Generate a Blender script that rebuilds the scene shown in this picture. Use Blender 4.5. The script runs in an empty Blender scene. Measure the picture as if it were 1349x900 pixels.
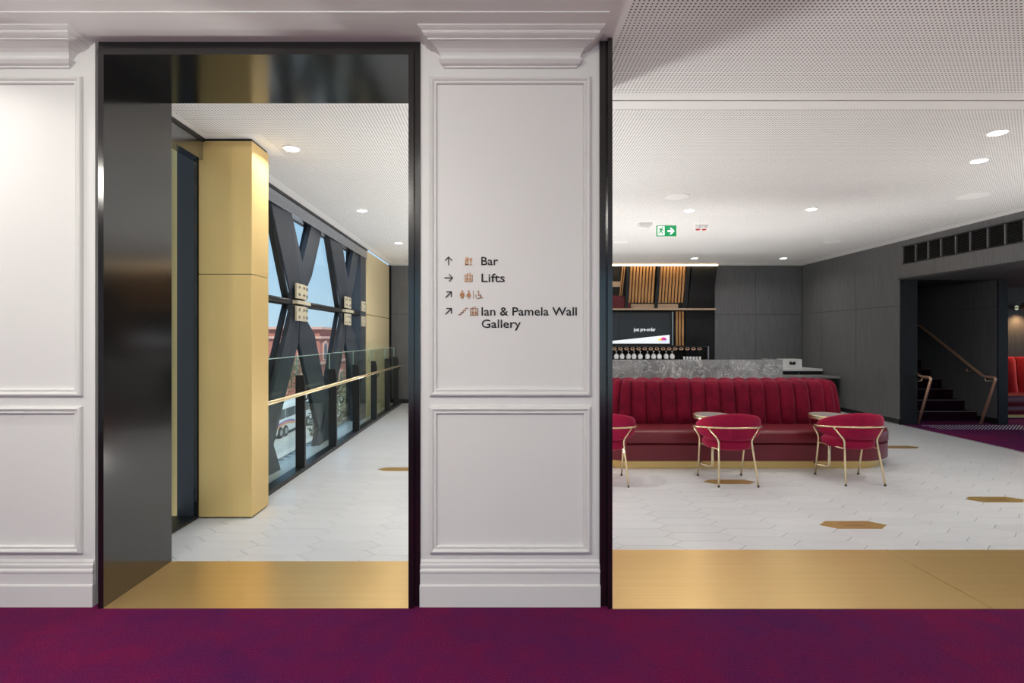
import bpy, bmesh, math, random
from mathutils import Vector, Matrix
random.seed(7)
R = math.radians
sc = bpy.context.scene
COL = sc.collection

# ------------------------------------------------------------------ camera, world, sun, exposure
F = 715.0                 # focal length in pixels of the 1349 px wide frame
EYE = 1.45
VX, VY = 655.0, 445.0     # vanishing point
cam_d = bpy.data.cameras.new('camera'); cam = bpy.data.objects.new('camera', cam_d); COL.objects.link(cam)
cam.location = (0, 0, EYE); cam.rotation_euler = (R(90), 0, 0)
cam_d.sensor_width = 36.0; cam_d.lens = F / 1349.0 * 36.0
cam_d.shift_x = (674.5 - VX) / 1349.0; cam_d.shift_y = (VY - 450.0) / 1349.0
cam_d.clip_start = 0.05; cam_d.clip_end = 600
sc.camera = cam

world = bpy.data.worlds.new('sky'); sc.world = world; world.use_nodes = True
wn = world.node_tree.nodes; wl = world.node_tree.links
bg = wn['Background']; bg.inputs['Strength'].default_value = 1.15
tc = wn.new('ShaderNodeTexCoord'); sx = wn.new('ShaderNodeSeparateXYZ'); rp = wn.new('ShaderNodeValToRGB')
wl.new(tc.outputs['Generated'], sx.inputs[0]); wl.new(sx.outputs['Z'], rp.inputs[0]); wl.new(rp.outputs[0], bg.inputs['Color'])
e = rp.color_ramp.elements
e[0].position = 0.0; e[0].color = (0.55, 0.75, 0.90, 1)
e[1].position = 0.75; e[1].color = (0.28, 0.52, 0.85, 1)
n = e.new(0.22); n.color = (0.36, 0.62, 0.90, 1)

sun_d = bpy.data.lights.new('sun', 'SUN'); sun = bpy.data.objects.new('sun', sun_d); COL.objects.link(sun)
sun_d.energy = 5.0; sun_d.angle = R(0.6); sun_d.color = (1, .95, .88)
sun.rotation_euler = Vector((-0.45, 0.75, -0.9)).to_track_quat('-Z', 'Y').to_euler()

vs = sc.view_settings
vs.view_transform = 'Standard'; vs.look = 'None'; vs.gamma = 1.0; vs.use_curve_mapping = False
vs.exposure = 0.0

# ------------------------------------------------------------------ helpers
def px(x, Y): return (x - VX) / F * Y
def pz(y, Y): return EYE - (y - VY) / F * Y
def fy(y): return F * EYE / (y - VY)

def setp(o, label=None, cat=None, group=None, kind=None):
    if label: o['label'] = label
    if cat: o['category'] = cat
    if group: o['group'] = group
    if kind: o['kind'] = kind
    return o
def thing(name, label, cat, loc=(0, 0, 0), group=None, kind=None, rz=0):
    o = bpy.data.objects.new(name, None); COL.objects.link(o)
    o.location = loc; o.rotation_euler = (0, 0, rz); o.empty_display_size = .1
    return setp(o, label, cat, group, kind)
def link(name, me, mat=None, parent=None):
    o = bpy.data.objects.new(name, me); COL.objects.link(o)
    if mat is not None and not me.materials: me.materials.append(mat)
    if parent: o.parent = parent
    return o
def mk(name, verts, faces, mat, parent=None, smooth=False):
    me = bpy.data.meshes.new(name); me.from_pydata([tuple(v) for v in verts], [], faces); me.update()
    bm = bmesh.new(); bm.from_mesh(me); bmesh.ops.recalc_face_normals(bm, faces=bm.faces); bm.to_mesh(me); bm.free()
    if smooth:
        for p in me.polygons: p.use_smooth = True
        if smooth != 'all': me.set_sharp_from_angle(angle=R(40))
    return link(name, me, mat, parent)
class G:
    """collects simple solids into one mesh"""
    def __init__(s): s.v = []; s.f = []
    def add(s, v, f):
        b = len(s.v); s.v += [tuple(p) for p in v]; s.f += [[i + b for i in q] for q in f]; return s
    def box(s, x0, x1, y0, y1, z0, z1):
        return s.add([(x0,y0,z0),(x1,y0,z0),(x1,y1,z0),(x0,y1,z0),(x0,y0,z1),(x1,y0,z1),(x1,y1,z1),(x0,y1,z1)],
              [(0,3,2,1),(4,5,6,7),(0,1,5,4),(1,2,6,5),(2,3,7,6),(3,0,4,7)])
    def hexa(s, p8):
        return s.add(p8, [(0,3,2,1),(4,5,6,7),(0,1,5,4),(1,2,6,5),(2,3,7,6),(3,0,4,7)])
    def loft(s, rings, cap=True, closed=True):
        n = len(rings[0]); b = len(s.v)
        for r in rings: s.v += [tuple(p) for p in r]
        for k in range(len(rings) - 1):
            for i in range(n if closed else n - 1):
                j = (i + 1) % n
                s.f.append([b + k*n + i, b + k*n + j, b + (k+1)*n + j, b + (k+1)*n + i])
        if cap:
            s.f.append([b + i for i in range(n)][::-1]); s.f.append([b + (len(rings)-1)*n + i for i in range(n)])
        return s
    def prism(s, pts, a, b, axis='z'):
        def P(u, v, w): return {'z': (u, v, w), 'y': (u, w, v), 'x': (w, u, v)}[axis]
        return s.loft([[P(u, v, a) for u, v in pts], [P(u, v, b) for u, v in pts]])
    def tube(s, pts, r, n=10, fillet=0.0, fn=5):
        pts = [Vector(p) for p in pts]
        if fillet:
            q = [pts[0]]
            for i in range(1, len(pts) - 1):
                a, b, c = pts[i-1], pts[i], pts[i+1]
                d1 = min(fillet, (a-b).length*.49); d2 = min(fillet, (c-b).length*.49)
                p0 = b + (a-b).normalized()*d1; p1 = b + (c-b).normalized()*d2
                for k in range(fn + 1):
                    t = k / fn; q.append(p0*(1-t)**2 + b*2*t*(1-t) + p1*t*t)
            q.append(pts[-1]); pts = q
        tans = []
        for i in range(len(pts)):
            a = pts[max(0, i-1)]; c = pts[min(len(pts)-1, i+1)]; tans.append((c-a).normalized())
        up = Vector((0, 0, 1)) if abs(tans[0].z) < .9 else Vector((1, 0, 0))
        nrm = tans[0].cross(up).normalized(); rings = []
        for i, p in enumerate(pts):
            t = tans[i]; nrm = (nrm - t*nrm.dot(t)).normalized(); bi = t.cross(nrm)
            rr = r[i] if isinstance(r, (list, tuple)) else r
            rings.append([p + (nrm*math.cos(2*math.pi*k/n) + bi*math.sin(2*math.pi*k/n))*rr for k in range(n)])
        return s.loft(rings)
    def lathe(s, prof, n=24, c=(0, 0, 0)):
        return s.loft([[(c[0]+r*math.cos(2*math.pi*k/n), c[1]+r*math.sin(2*math.pi*k/n), c[2]+z) for k in range(n)] for r, z in prof])
    def build(s, name, mat, parent=None, smooth=False): return mk(name, s.v, s.f, mat, parent, smooth)
def box(name, x0, x1, y0, y1, z0, z1, mat, parent=None): return G().box(x0, x1, y0, y1, z0, z1).build(name, mat, parent)
def struct(o, label, cat=None): return setp(o, label, cat, kind='structure')
def copy_tree(o, parent=None):
    c = o.copy(); COL.objects.link(c)
    for k in o.keys():
        c[k] = o[k]
    if parent: c.parent = parent
    for ch in list(o.children): copy_tree(ch, c)
    return c
def rrect(x0, x1, y0, y1, r, n=8):
    pts = []
    for cx, cy, a0 in ((x1-r, y0+r, -90), (x1-r, y1-r, 0), (x0+r, y1-r, 90), (x0+r, y0+r, 180)):
        for k in range(n + 1):
            a = R(a0 + 90*k/n); pts.append((cx + r*math.cos(a), cy + r*math.sin(a)))
    return pts
def frame_sweep(name, x0, x1, z0, z1, y, prof, mat, parent):
    """mitred picture-frame moulding on a wall facing -Y; prof = [(inset, proud)]"""
    rings = []
    for ins, out in prof:
        rings.append([(x0+ins, y-out, z0+ins), (x1-ins, y-out, z0+ins), (x1-ins, y-out, z1-ins), (x0+ins, y-out, z1-ins)])
    return G().loft(rings, cap=False).build(name, mat, parent)
def text_mesh(body, size, bold=0.0, depth=0.0, spacing=1.0):
    cu = bpy.data.curves.new('lettering', 'FONT'); cu.body = body; cu.size = size; cu.offset = bold; cu.extrude = depth
    cu.space_character = spacing; cu.resolution_u = 3
    o = bpy.data.objects.new('tmp', cu); COL.objects.link(o)
    dg = bpy.context.evaluated_depsgraph_get(); me = bpy.data.meshes.new_from_object(o.evaluated_get(dg))
    bpy.data.objects.remove(o); bpy.data.curves.remove(cu)
    return me
def text_on_wall(name, body, x, y, z, height, width, mat, parent, bold=0.0, depth=.002):
    """text facing -Y with its first glyph's left edge at x, baseline z; height = cap height, width = total width"""
    me = text_mesh(body, 1.0, bold/height*.7, 0.0)
    xs = [v.co.x for v in me.vertices]; cap = max(v.co.y for v in text_mesh('B', 1.0).vertices)
    sxx = width/(max(xs)-min(xs)); sy = height/cap; x_min = min(xs)
    bm = bmesh.new(); bm.from_mesh(me)
    for v in bm.verts: v.co = Vector((x + (v.co.x-x_min)*sxx, y, z + v.co.y*sy))
    r = bmesh.ops.extrude_face_region(bm, geom=bm.faces[:])
    for g in r['geom']:
        if isinstance(g, bmesh.types.BMVert): g.co.y -= depth
    bmesh.ops.recalc_face_normals(bm, faces=bm.faces); bm.to_mesh(me); bm.free(); me.materials.clear()
    return link(name, me, mat, parent)

# ------------------------------------------------------------------ materials
def mat(name, col, rough=.5, metal=0.0, spec=.5, coat=0.0, sheen=0.0, sheen_col=None, emit=None, estr=0.0):
    m = bpy.data.materials.new(name); m.use_nodes = True
    b = m.node_tree.nodes['Principled BSDF']
    b.inputs['Base Color'].default_value = (*col, 1); b.inputs['Roughness'].default_value = rough
    b.inputs['Metallic'].default_value = metal; b.inputs['Specular IOR Level'].default_value = spec
    b.inputs['Coat Weight'].default_value = coat; b.inputs['Coat Roughness'].default_value = .08
    if sheen:
        b.inputs['Sheen Weight'].default_value = sheen; b.inputs['Sheen Roughness'].default_value = .35
        b.inputs['Sheen Tint'].default_value = (*(sheen_col or (1, 1, 1)), 1)
    if emit: b.inputs['Emission Color'].default_value = (*emit, 1); b.inputs['Emission Strength'].default_value = estr
    return m
class N:
    def __init__(s, m): s.t = m.node_tree; s.b = s.t.nodes['Principled BSDF']
    def new(s, typ, **kw):
        n = s.t.nodes.new(typ)
        for k, v in kw.items(): setattr(n, k, v)
        return n
    def ln(s, a, b): s.t.links.new(a, b)
    def coords(s, scale=(1, 1, 1), kind='Object', rot=(0, 0, 0)):
        tc = s.new('ShaderNodeTexCoord'); mp = s.new('ShaderNodeMapping'); mp.inputs['Scale'].default_value = scale
        mp.inputs['Rotation'].default_value = rot
        s.ln(tc.outputs[kind], mp.inputs[0]); return mp.outputs[0]
    def noise(s, vec, scale, detail=4, rough=.5, dist=0):
        n = s.new('ShaderNodeTexNoise'); n.inputs['Scale'].default_value = scale; n.inputs['Detail'].default_value = detail
        n.inputs['Roughness'].default_value = rough; n.inputs['Distortion'].default_value = dist
        s.ln(vec, n.inputs['Vector']); return n.outputs['Fac']
    def ramp(s, fac, stops):
        r = s.new('ShaderNodeValToRGB'); el = r.color_ramp.elements
        while len(el) < len(stops): el.new(.5)
        for e_, (p, c) in zip(el, stops): e_.position = p; e_.color = (*c, 1) if len(c) == 3 else c
        s.ln(fac, r.inputs[0]); return r.outputs[0]
    def bump(s, h, strength=.2, dist=.01):
        b = s.new('ShaderNodeBump'); b.inputs['Strength'].default_value = strength; b.inputs['Distance'].default_value = dist
        s.ln(h, b.inputs['Height']); s.ln(b.outputs[0], s.b.inputs['Normal'])
    def math(s, op, a, b=None):
        n = s.new('ShaderNodeMath'); n.operation = op
        for i, v in enumerate((a, b)):
            if v is None: continue
            if isinstance(v, (int, float)): n.inputs[i].default_value = v
            else: s.ln(v, n.inputs[i])
        return n.outputs[0]

M = {}
M['paint'] = mat('wall_paint', (.79, .785, .772), .45)
M['ceiling'] = mat('ceiling_paint', (.87, .865, .85), .7)
M['joint'] = mat('joint_dark', (.10, .10, .10), .8)
M['black'] = mat('black_lacquer', (.006, .006, .006), .14, spec=1.0)
M['black_matt'] = mat('black_metal', (.014, .014, .015), .38)
def perf(name, base, hole, pitch, rad):
    m = mat(name, base, .7); k = N(m)
    v = k.new('ShaderNodeTexCoord').outputs['Object']; s_ = k.new('ShaderNodeSeparateXYZ'); k.ln(v, s_.inputs[0])
    d = []
    for a in 'XY':
        f = k.math('FRACT', k.math('DIVIDE', s_.outputs[a], pitch)); f = k.math('SUBTRACT', f, .5); d.append(k.math('MULTIPLY', f, f))
    q = k.math('LESS_THAN', k.math('ADD', d[0], d[1]), rad*rad)
    mx = k.new('ShaderNodeMix'); mx.data_type = 'RGBA'; k.ln(q, mx.inputs[0])
    mx.inputs[6].default_value = (*base, 1); mx.inputs[7].default_value = (*hole, 1); k.ln(mx.outputs[2], k.b.inputs['Base Color'])
    return m
M['perf'] = perf('perforated_plaster', (.87, .865, .85), (.04, .04, .04), .0229, .215)
M['perf_dark'] = perf('perforated_dark', (.05, .05, .05), (.005, .005, .005), .03, .3)

m = M['carpet'] = mat('carpet', (.1, .01, .06), .95, spec=.1, sheen=.06, sheen_col=(.8, .3, .6)); k = N(m)
v = k.coords(); big = k.noise(v, 1.1, 3, .5, .3); med = k.noise(v, 7.0, 4, .6, .4); fine = k.noise(v, 150, 3, .7)
s_ = k.math('ADD', k.math('MULTIPLY', big, .6), k.math('MULTIPLY', med, .4))
c = k.ramp(s_, [(.36, (.180, .006, .058)), (.48, (.132, .007, .068)), (.64, (.088, .008, .078))])
mx = k.new('ShaderNodeMix'); mx.data_type = 'RGBA'; mx.blend_type = 'MULTIPLY'; mx.inputs[0].default_value = 1
g = k.ramp(fine, [(.32, (.45, .45, .45)), (.68, (1.5, 1.5, 1.5))]); k.ln(c, mx.inputs[6]); k.ln(g, mx.inputs[7]); k.ln(mx.outputs[2], k.b.inputs['Base Color'])
k.bump(fine, .8, .006)

def brushed(name, col, rough, axis_scale, var=.12, metal=1.0):
    m = mat(name, col, rough, metal=metal); k = N(m); v = k.coords(axis_scale)
    f = k.noise(v, 1.0, 3, .6); f2 = k.noise(k.coords((1, 1, 1)), 1.4, 3, .5)
    k.ln(k.ramp(k.math('ADD', k.math('MULTIPLY', f, .5), k.math('MULTIPLY', f2, .5)), [(.3, tuple(x*(1-var) for x in col)), (.7, tuple(min(1, x*(1+var)) for x in col))]), k.b.inputs['Base Color'])
    return m
M['brass_floor'] = brushed('brushed_brass_plate', (.82, .56, .23), .30, (.4, 38, 20), .07, .7)
M['brass'] = mat('polished_brass', (.90, .74, .46), .25, metal=.9)
M['brass_plaque'] = brushed('engraved_brass', (.52, .34, .12), .3, (120, 6, 6), .1, .45)
M['gold'] = brushed('gold_anodised_panel', (.84, .62, .26), .42, (160, 160, 2), .03, .35)
M['gold_pale'] = mat('pale_gold_panel', (.90, .76, .46), .4, metal=.15)
M['gold_plinth'] = mat('satin_gold_plinth', (.78, .54, .20), .4, metal=.5)
M['copper'] = mat('copper_rail', (.82, .50, .33), .3, metal=.55)
M['steel'] = mat('steel', (.55, .56, .57), .3, metal=1)

m = M['tile'] = mat('floor_tile', (.74, .745, .76), .28, spec=.45); k = N(m)
oi = k.new('ShaderNodeObjectInfo'); v = k.coords()
f = k.math('ADD', k.math('MULTIPLY', oi.outputs['Random'], .5), k.math('MULTIPLY', k.noise(v, 7, 4), .5))
k.ln(k.ramp(f, [(.2, (.655, .673, .693)), (.8, (.71, .727, .745))]), k.b.inputs['Base Color'])
M['grout'] = mat('grout', (.22, .22, .23), .8)

def timber(name, c0, c1, axis=(26, 26, 1.2), rough=.42, spec=.5):
    m = mat(name, c0, rough, spec=spec); k = N(m); v = k.coords(axis)
    f = k.noise(v, 2.2, 5, .65, .3)
    k.ln(k.ramp(f, [(.3, c0), (.72, c1)]), k.b.inputs['Base Color']); k.bump(f, .08, .003); return m
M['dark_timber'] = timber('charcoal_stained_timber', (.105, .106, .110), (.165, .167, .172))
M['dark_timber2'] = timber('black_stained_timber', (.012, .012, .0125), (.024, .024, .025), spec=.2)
M['bay_timber'] = timber('dark_brown_timber', (.035, .028, .023), (.062, .050, .042), spec=.25)
M['slat'] = timber('oak_slat_and_reflection', (.42, .20, .07), (.60, .33, .13), (30, 30, 2), .5)
M['beige'] = mat('beige_shelf_and_reflection', (.45, .33, .23), .6)

def velvet(name, c0, c1, sc_=6, sh=.7):
    m = mat(name, c0, .8, spec=.15, sheen=sh, sheen_col=(1.0, .25, .38)); k = N(m); v = k.coords()
    f = k.noise(v, sc_, 4, .6, .5); f2 = k.noise(v, 400, 1)
    k.ln(k.ramp(f, [(.33, c0), (.68, c1)]), k.b.inputs['Base Color']); k.bump(f2, .25, .002); return m
M['velvet'] = velvet('crimson_velvet', (.13, .003, .018), (.22, .006, .026), 6, .25)
M['velvet_chair'] = velvet('raspberry_velvet', (.24, .005, .045), (.34, .009, .042), 5, .5)
M['velvet_red'] = velvet('red_velvet', (.28, .008, .012), (.38, .012, .012))
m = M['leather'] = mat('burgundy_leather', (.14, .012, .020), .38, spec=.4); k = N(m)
k.bump(k.noise(k.coords(), 160, 3), .12, .002)
m = M['marble'] = mat('grey_marble', (.2, .2, .2), .3); k = N(m); v = k.coords()
f = k.noise(v, 3.5, 8, .68, 1.2); f2 = k.noise(v, 2.2, 6, .6, 2.2)
ve = k.math('ABSOLUTE', k.math('SUBTRACT', f2, .5)); c = k.ramp(f, [(.3, (.075, .075, .076)), (.7, (.25, .25, .247))])
w = k.ramp(ve, [(.0, (.62, .62, .60)), (.012, (0, 0, 0))])
mx = k.new('ShaderNodeMix'); mx.data_type = 'RGBA'; mx.blend_type = 'ADD'; mx.inputs[0].default_value = .5
k.ln(c, mx.inputs[6]); k.ln(w, mx.inputs[7]); k.ln(mx.outputs[2], k.b.inputs['Base Color'])
M['table_stone'] = mat('grey_table_stone', (.28, .27, .27), .3)
M['brace'] = mat('slate_blue_coated_steel', (.055, .066, .085), .38, spec=.5)
M['fascia'] = mat('fascia_metal', (.36, .38, .42), .22, metal=1)
M['cream'] = mat('cream_steel_plate', (.66, .60, .44), .4)
M['white'] = mat('white_plastic', (.82, .82, .82), .4)
M['red'] = mat('red_plastic', (.6, .03, .02), .4)
M['lens'] = mat('downlight_lens', (.9, .9, .9), .4, emit=(1, .96, .9), estr=8.0)
M['green'] = mat('exit_green', (.0, .25, .08), .4, emit=(.0, .30, .09), estr=.55)
M['green_white'] = mat('exit_white', (.85, .85, .85), .4, emit=(1, 1, 1), estr=.55)
M['sign_black'] = mat('sign_black', (.012, .012, .012), .4)
M['sign_copper'] = mat('sign_copper', (.36, .17, .08), .35, metal=.6)
M['screen'] = mat('screen_black', (.012, .012, .012), .2, emit=(.02, .02, .02), estr=.4)
M['screen_white'] = mat('screen_white', (.6, .6, .6), .4, emit=(.9, .95, 1), estr=.75)
for nm, c in (('yellow', (.85, .75, .1)), ('magenta', (.7, .03, .22)), ('purple', (.35, .08, .4)), ('sblue', (.3, .55, .95))):
    M['s_' + nm] = mat('screen_' + nm, c, .5, emit=c, estr=.7)
M['cove'] = mat('cove_strip', (.9, .8, .6), .5, emit=(1, .74, .42), estr=7)
M['void'] = mat('dark_void', (.006, .006, .006), .8)
def glass(name, tint, refl=1.0):
    m = bpy.data.materials.new(name); m.use_nodes = True; t = m.node_tree; t.nodes.clear()
    o = t.nodes.new('ShaderNodeOutputMaterial'); a = t.nodes.new('ShaderNodeBsdfTransparent'); a.inputs[0].default_value = (*tint, 1)
    g = t.nodes.new('ShaderNodeBsdfGlossy'); g.inputs['Roughness'].default_value = .01; lw = t.nodes.new('ShaderNodeLayerWeight'); lw.inputs[0].default_value = .5
    pw = t.nodes.new('ShaderNodeMath'); pw.operation = 'POWER'; pw.inputs[1].default_value = 5.0; t.links.new(lw.outputs['Facing'], pw.inputs[0])
    ma = t.nodes.new('ShaderNodeMath'); ma.operation = 'MULTIPLY_ADD'; ma.inputs[1].default_value = .5*refl; ma.inputs[2].default_value = .02; t.links.new(pw.outputs[0], ma.inputs[0])
    x = t.nodes.new('ShaderNodeMixShader'); t.links.new(ma.outputs[0], x.inputs[0]); t.links.new(a.outputs[0], x.inputs[1]); t.links.new(g.outputs[0], x.inputs[2])
    t.links.new(x.outputs[0], o.inputs[0]); return m
M['glass'] = glass('window_glass', (.96, .98, .97)); M['glass_b'] = glass('balustrade_glass', (.90, .95, .93))
M['glass_edge'] = mat('glass_edge', (.45, .62, .56), .2)
M['glassware'] = mat('glassware', (.90, .90, .92), .12, spec=.8)
# outside
m = M['brick'] = mat('red_brick', (.42, .13, .09), .8); k = N(m)
bt = k.new('ShaderNodeTexBrick'); bt.inputs['Scale'].default_value = 2.2; bt.inputs['Color1'].default_value = (.42, .13, .09, 1); bt.inputs['Color2'].default_value = (.34, .10, .075, 1); bt.inputs['Mortar'].default_value = (.45, .30, .25, 1)
k.ln(k.coords(rot=(R(90), 0, 0)), bt.inputs[0]); k.ln(bt.outputs[0], k.b.inputs['Base Color'])
M['stone'] = mat('pale_stone_trim', (.60, .36, .30), .7); M['window_dark'] = mat('outside_window', (.03, .04, .05), .15)
M['asphalt'] = mat('asphalt', (.42, .415, .40), .9); M['pavement'] = mat('pavement', (.50, .48, .45), .9)
M['bus'] = mat('bus_white', (.80, .80, .80), .3); M['tyre'] = mat('tyre', (.02, .02, .02), .8)
M['leaf'] = mat('olive_leaf', (.14, .14, .075), .7); M['bark'] = mat('bark', (.12, .09, .07), .9); M['slate'] = mat('slate_roof', (.09, .10, .12), .7)
for nm, c in (('blue', (.03, .06, .4)), ('red', (.6, .03, .03)), ('orange', (.8, .35, .05))): M['b_' + nm] = mat('bus_' + nm, c, .4)

# ------------------------------------------------------------------ setting: floors
YB = 12.07                      # back wall
YW = 2.94                       # face of the foyer wall
ZC = 3.05                       # ceiling
def xr(y): return 6.64 + (y - 6.94) * .0253
floor = struct(box('floor', -2.62, 9.2, 3.3, YB + .1, -.25, -.0035, M['grout']), 'pale grey floor of elongated hexagon tiles in the bar')
PX, PYY, TIP, HL = .425, .166, .093, .259
def hex_pts(g=0.0):
    h = PYY/2 - g; l = HL - g*1.2; s = HL - TIP - g*.6
    return [(-l, 0), (-s, -h), (s, -h), (l, 0), (s, h), (-s, h)]
bmv = G().loft([[(x, y, -.0035) for x, y in hex_pts(.0018)], [(x, y, -.0008) for x, y in hex_pts(.0018)], [(x, y, 0) for x, y in hex_pts(.0030)]])
tile_me = bmv.build('tile', M['tile']); tile_mesh = tile_me.data; bpy.data.objects.remove(tile_me)
cells = []
for i in range(-13, 16):
    for j in range(-8, 52):
        X = 2.754 + PX*i; Y = 4.2025 + PYY*(j + (.5 if i % 2 else 0))
        if not (-2.5 < X < xr(Y) + .1 and 3.40 < Y < YB): continue
        sx_ = VX + X*F/Y; vis = (215 < sx_ < 550 and Y > 3.45) or (795 < sx_ < 1375 and Y > 3.62)
        if vis and X < -1.9 and Y > 4.3 and sx_ < 350: vis = Y < 4.6
        cells.append((0 if vis else 1, Y, X))
cells.sort(); rest = G()
hp1 = hex_pts(.0018); hp2 = hex_pts(.0030)
for q, (hid, Y, X) in enumerate(cells):
    if q < 300 and not hid:
        t = link('tile', tile_mesh, None, floor); t.location = (X, Y, 0)
    else:
        rest.loft([[(X+x, Y+y, -.0035) for x, y in hp1], [(X+x, Y+y, -.0008) for x, y in hp1], [(X+x, Y+y, 0) for x, y in hp2]])
setp(rest.build('tiles_beyond', M['tile'], floor), kind='stuff')

cf = struct(box('floor_carpet', -6, 10, -6, 2.96, -.25, .0, M['carpet']), 'crimson and purple cut pile carpet in the foyer foreground', 'carpet')
g = G().hexa([(xr(2.9)+.02, 3.66, -.2), (12, 3.66, -.2), (12, 12.5, -.2), (xr(12.5)+.02, 12.5, -.2), (xr(2.9)+.02, 3.66, .006), (12, 3.66, .006), (12, 12.5, .006), (xr(12.5)+.02, 12.5, .006)])
struct(g.build('floor_carpet', M['carpet']), 'purple carpet at the foot of the dark stairs', 'carpet')
g = G().hexa([(xr(3.7)+.008, 3.7, 0), (xr(3.7)+.022, 3.7, 0), (xr(9)+.022, 9, 0), (xr(9)+.008, 9, 0), (xr(3.7)+.008, 3.7, .008), (xr(3.7)+.022, 3.7, .008), (xr(9)+.022, 9, .008), (xr(9)+.008, 9, .008)])
struct(g.build('trim_1', M['steel']), 'thin pale metal edging between tiles and purple carpet', 'trim')

# ceilings
ceil = struct(box('ceiling', -6, 12.5, -6, 3.663, ZC + .004, ZC + .3, M['ceiling']), 'white plaster ceiling over foyer and bar', 'ceiling')
box('ceiling_field', -2.36, 12.5, 3.671, YB + .2, ZC, ZC + .3, M['ceiling'], ceil)
box('shadow_joint', .6, 12.5, 3.655, 3.68, ZC + .012, ZC + .05, M['joint'], ceil)
box('perforated_panel', .645, 9.5, -1.5, 3.545, ZC, ZC + .006, M['perf'], ceil)
box('perforated_panel', -1.86, 6.45, 3.80, 11.5, ZC - .003, ZC + .002, M['perf'], ceil)
box('perforated_panel', -2.29, -1.86, 3.53, 4.26, ZC - .003, ZC + .006, M['perf'], ceil)
box('perforated_panel', -2.22, -1.86, 4.78, 11.5, ZC - .003, ZC + .006, M['perf'], ceil)
box('perforated_panel', -1.86, -.5, 3.53, 3.80, ZC - .003, ZC + .006, M['perf'], ceil)
box('dropped_soffit', -6, .552, 2.665, 3.52, ZC - .002, ZC + .01, M['ceiling'], ceil)
# roof block so that no daylight leaks in from above
struct(G().box(-6, 12.6, -6, 3.6, ZC + .3, ZC + .5).box(-2.7, 12.6, 3.6, 12.9, ZC + .3, ZC + .5).build('ceiling_slab', M['joint']), 'dark structural slab hidden above the white ceiling', 'ceiling')

# ------------------------------------------------------------------ foyer walls
wl_ = struct(box('wall_left', -6, -2.178, YW, 3.5, 0, ZC, M['paint']), 'pale painted panelled wall left of the black doorway', 'wall')
wc = struct(box('wall_center', -.415, .553, YW, 3.5, 0, ZC, M['paint']), 'pale painted panelled pier between the two openings', 'wall')
MOULD = [(0, 0), (0, .012), (.005, .022), (.013, .026), (.021, .022), (.025, .013), (.029, .013), (.031, .017), (.037, .017), (.041, .006), (.041, 0)]
def panels(x0, x1, parent):
    frame_sweep('panel_moulding', x0, x1, pz(522, YW), pz(102, YW), YW, MOULD, M['paint'], parent)
    frame_sweep('panel_moulding', x0, x1, pz(728, YW), pz(535, YW), YW, MOULD, M['paint'], parent)
panels(px(566, YW), px(778, YW), wc); panels(-4.1, px(110, YW), wl_); panels(-5.9, -4.25, wl_)
# cornice profile: (offset, z below top)
CP = [(.0, -.142), (.012, -.142), (.012, -.134), (.024, -.128), (.034, -.112), (.036, -.104), (.026, -.098), (.028, -.090), (.034, -.076),
      (.046, -.062), (.064, -.052), (.078, -.047), (.088, -.046), (.088, -.040), (.098, -.036), (.108, -.030), (.112, -.024), (.112, -.018), (.124, -.012), (.132, -.006), (.132, 0)]
def cornice(x0, x1, parent, left=True, right=True):
    rings = []
    for o, dz in CP:
        a = x0 - o if left else x0; b = x1 + o if right else x1; y = YW - o*1.36; z = ZC - .002 + dz
        rings.append([(a, YW + .001, z), (a, y, z), (b, y, z), (b, YW + .001, z)])
    G().loft(rings).build('cornice', M['paint'], parent)
cornice(-.275, .418, wc); cornice(-6, -2.318, wl_, left=False)
SK = [(.022, 0), (.022, .112), (.019, .118), (.014, .118), (.014, .178), (.018, .184), (.018, .194), (.012, .204), (.014, .212), (.014, .224), (.008, .230), (.008, .238), (.004, .245), (0, .25)]
def skirting(name, x0, x1, label):
    rings = [[(x0 - (o*.25), YW, z), (x0 - o*.25, YW - o, z), (x1 + o*.25, YW - o, z), (x1 + o*.25, YW, z)] for o, z in SK]
    return struct(G().loft(rings).build(name, M['paint']), label, 'baseboard')
skirting('baseboard_center', -.412, .55, 'tall stepped pale skirting at the foot of the pier')
skirting('baseboard_left', -6, -2.183, 'tall stepped pale skirting under the left wall')

# left doorway: black lacquered lining with brass threshold
ZH = 2.967
XL, XRR = px(136.5, 2.906), px(538, 2.906)
d1 = struct(thing('door_1', None, None), 'black lacquered doorway lining with brass threshold leading to the glazed passage', 'doorway')
G().box(XL - .03, XL, 2.906, 3.514, 0, ZH).box(XL - .045, XL - .012, 2.93, 3.5, 0, ZH + .02).build('jamb', M['black'], d1)
G().box(XRR, XRR + .028, 2.906, 3.514, 0, ZH).box(XRR + .012, -.415, 2.93, 3.5, 0, ZH + .02).build('jamb', M['black'], d1)
G().box(XL - .03, XRR + .028, 2.906, 3.514, ZH, ZH + .03).box(XL - .045, -.415, 2.93, 3.5, ZH + .02, ZC - .002).build('head', M['black'], d1)
box('threshold', XL, XRR, 2.904, 3.514, -.05, .003, M['brass_floor'], d1)
# right opening
d2 = struct(thing('door_2', None, None), 'wide opening to the bar with black edge and brass threshold', 'doorway')
G().box(.553, .60, 2.93, 3.6, 0, ZC + .002).box(.592, .616, 2.9, 3.6, 0, ZC + .002).build('jamb', M['black'], d2)
box('threshold', .616, 2.644, 2.898, 3.703, -.05, .003, M['brass_floor'], d2)
box('threshold', 2.648, 6.6, 2.898, 3.703, -.05, .003, M['brass_floor'], d2)
# back of the pier in the bar
struct(box('wall_pier_back', -.44, .60, 3.5, 3.6, 0, ZC, M['paint']), 'rear face of the pier turned to the bar', 'wall')
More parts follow.
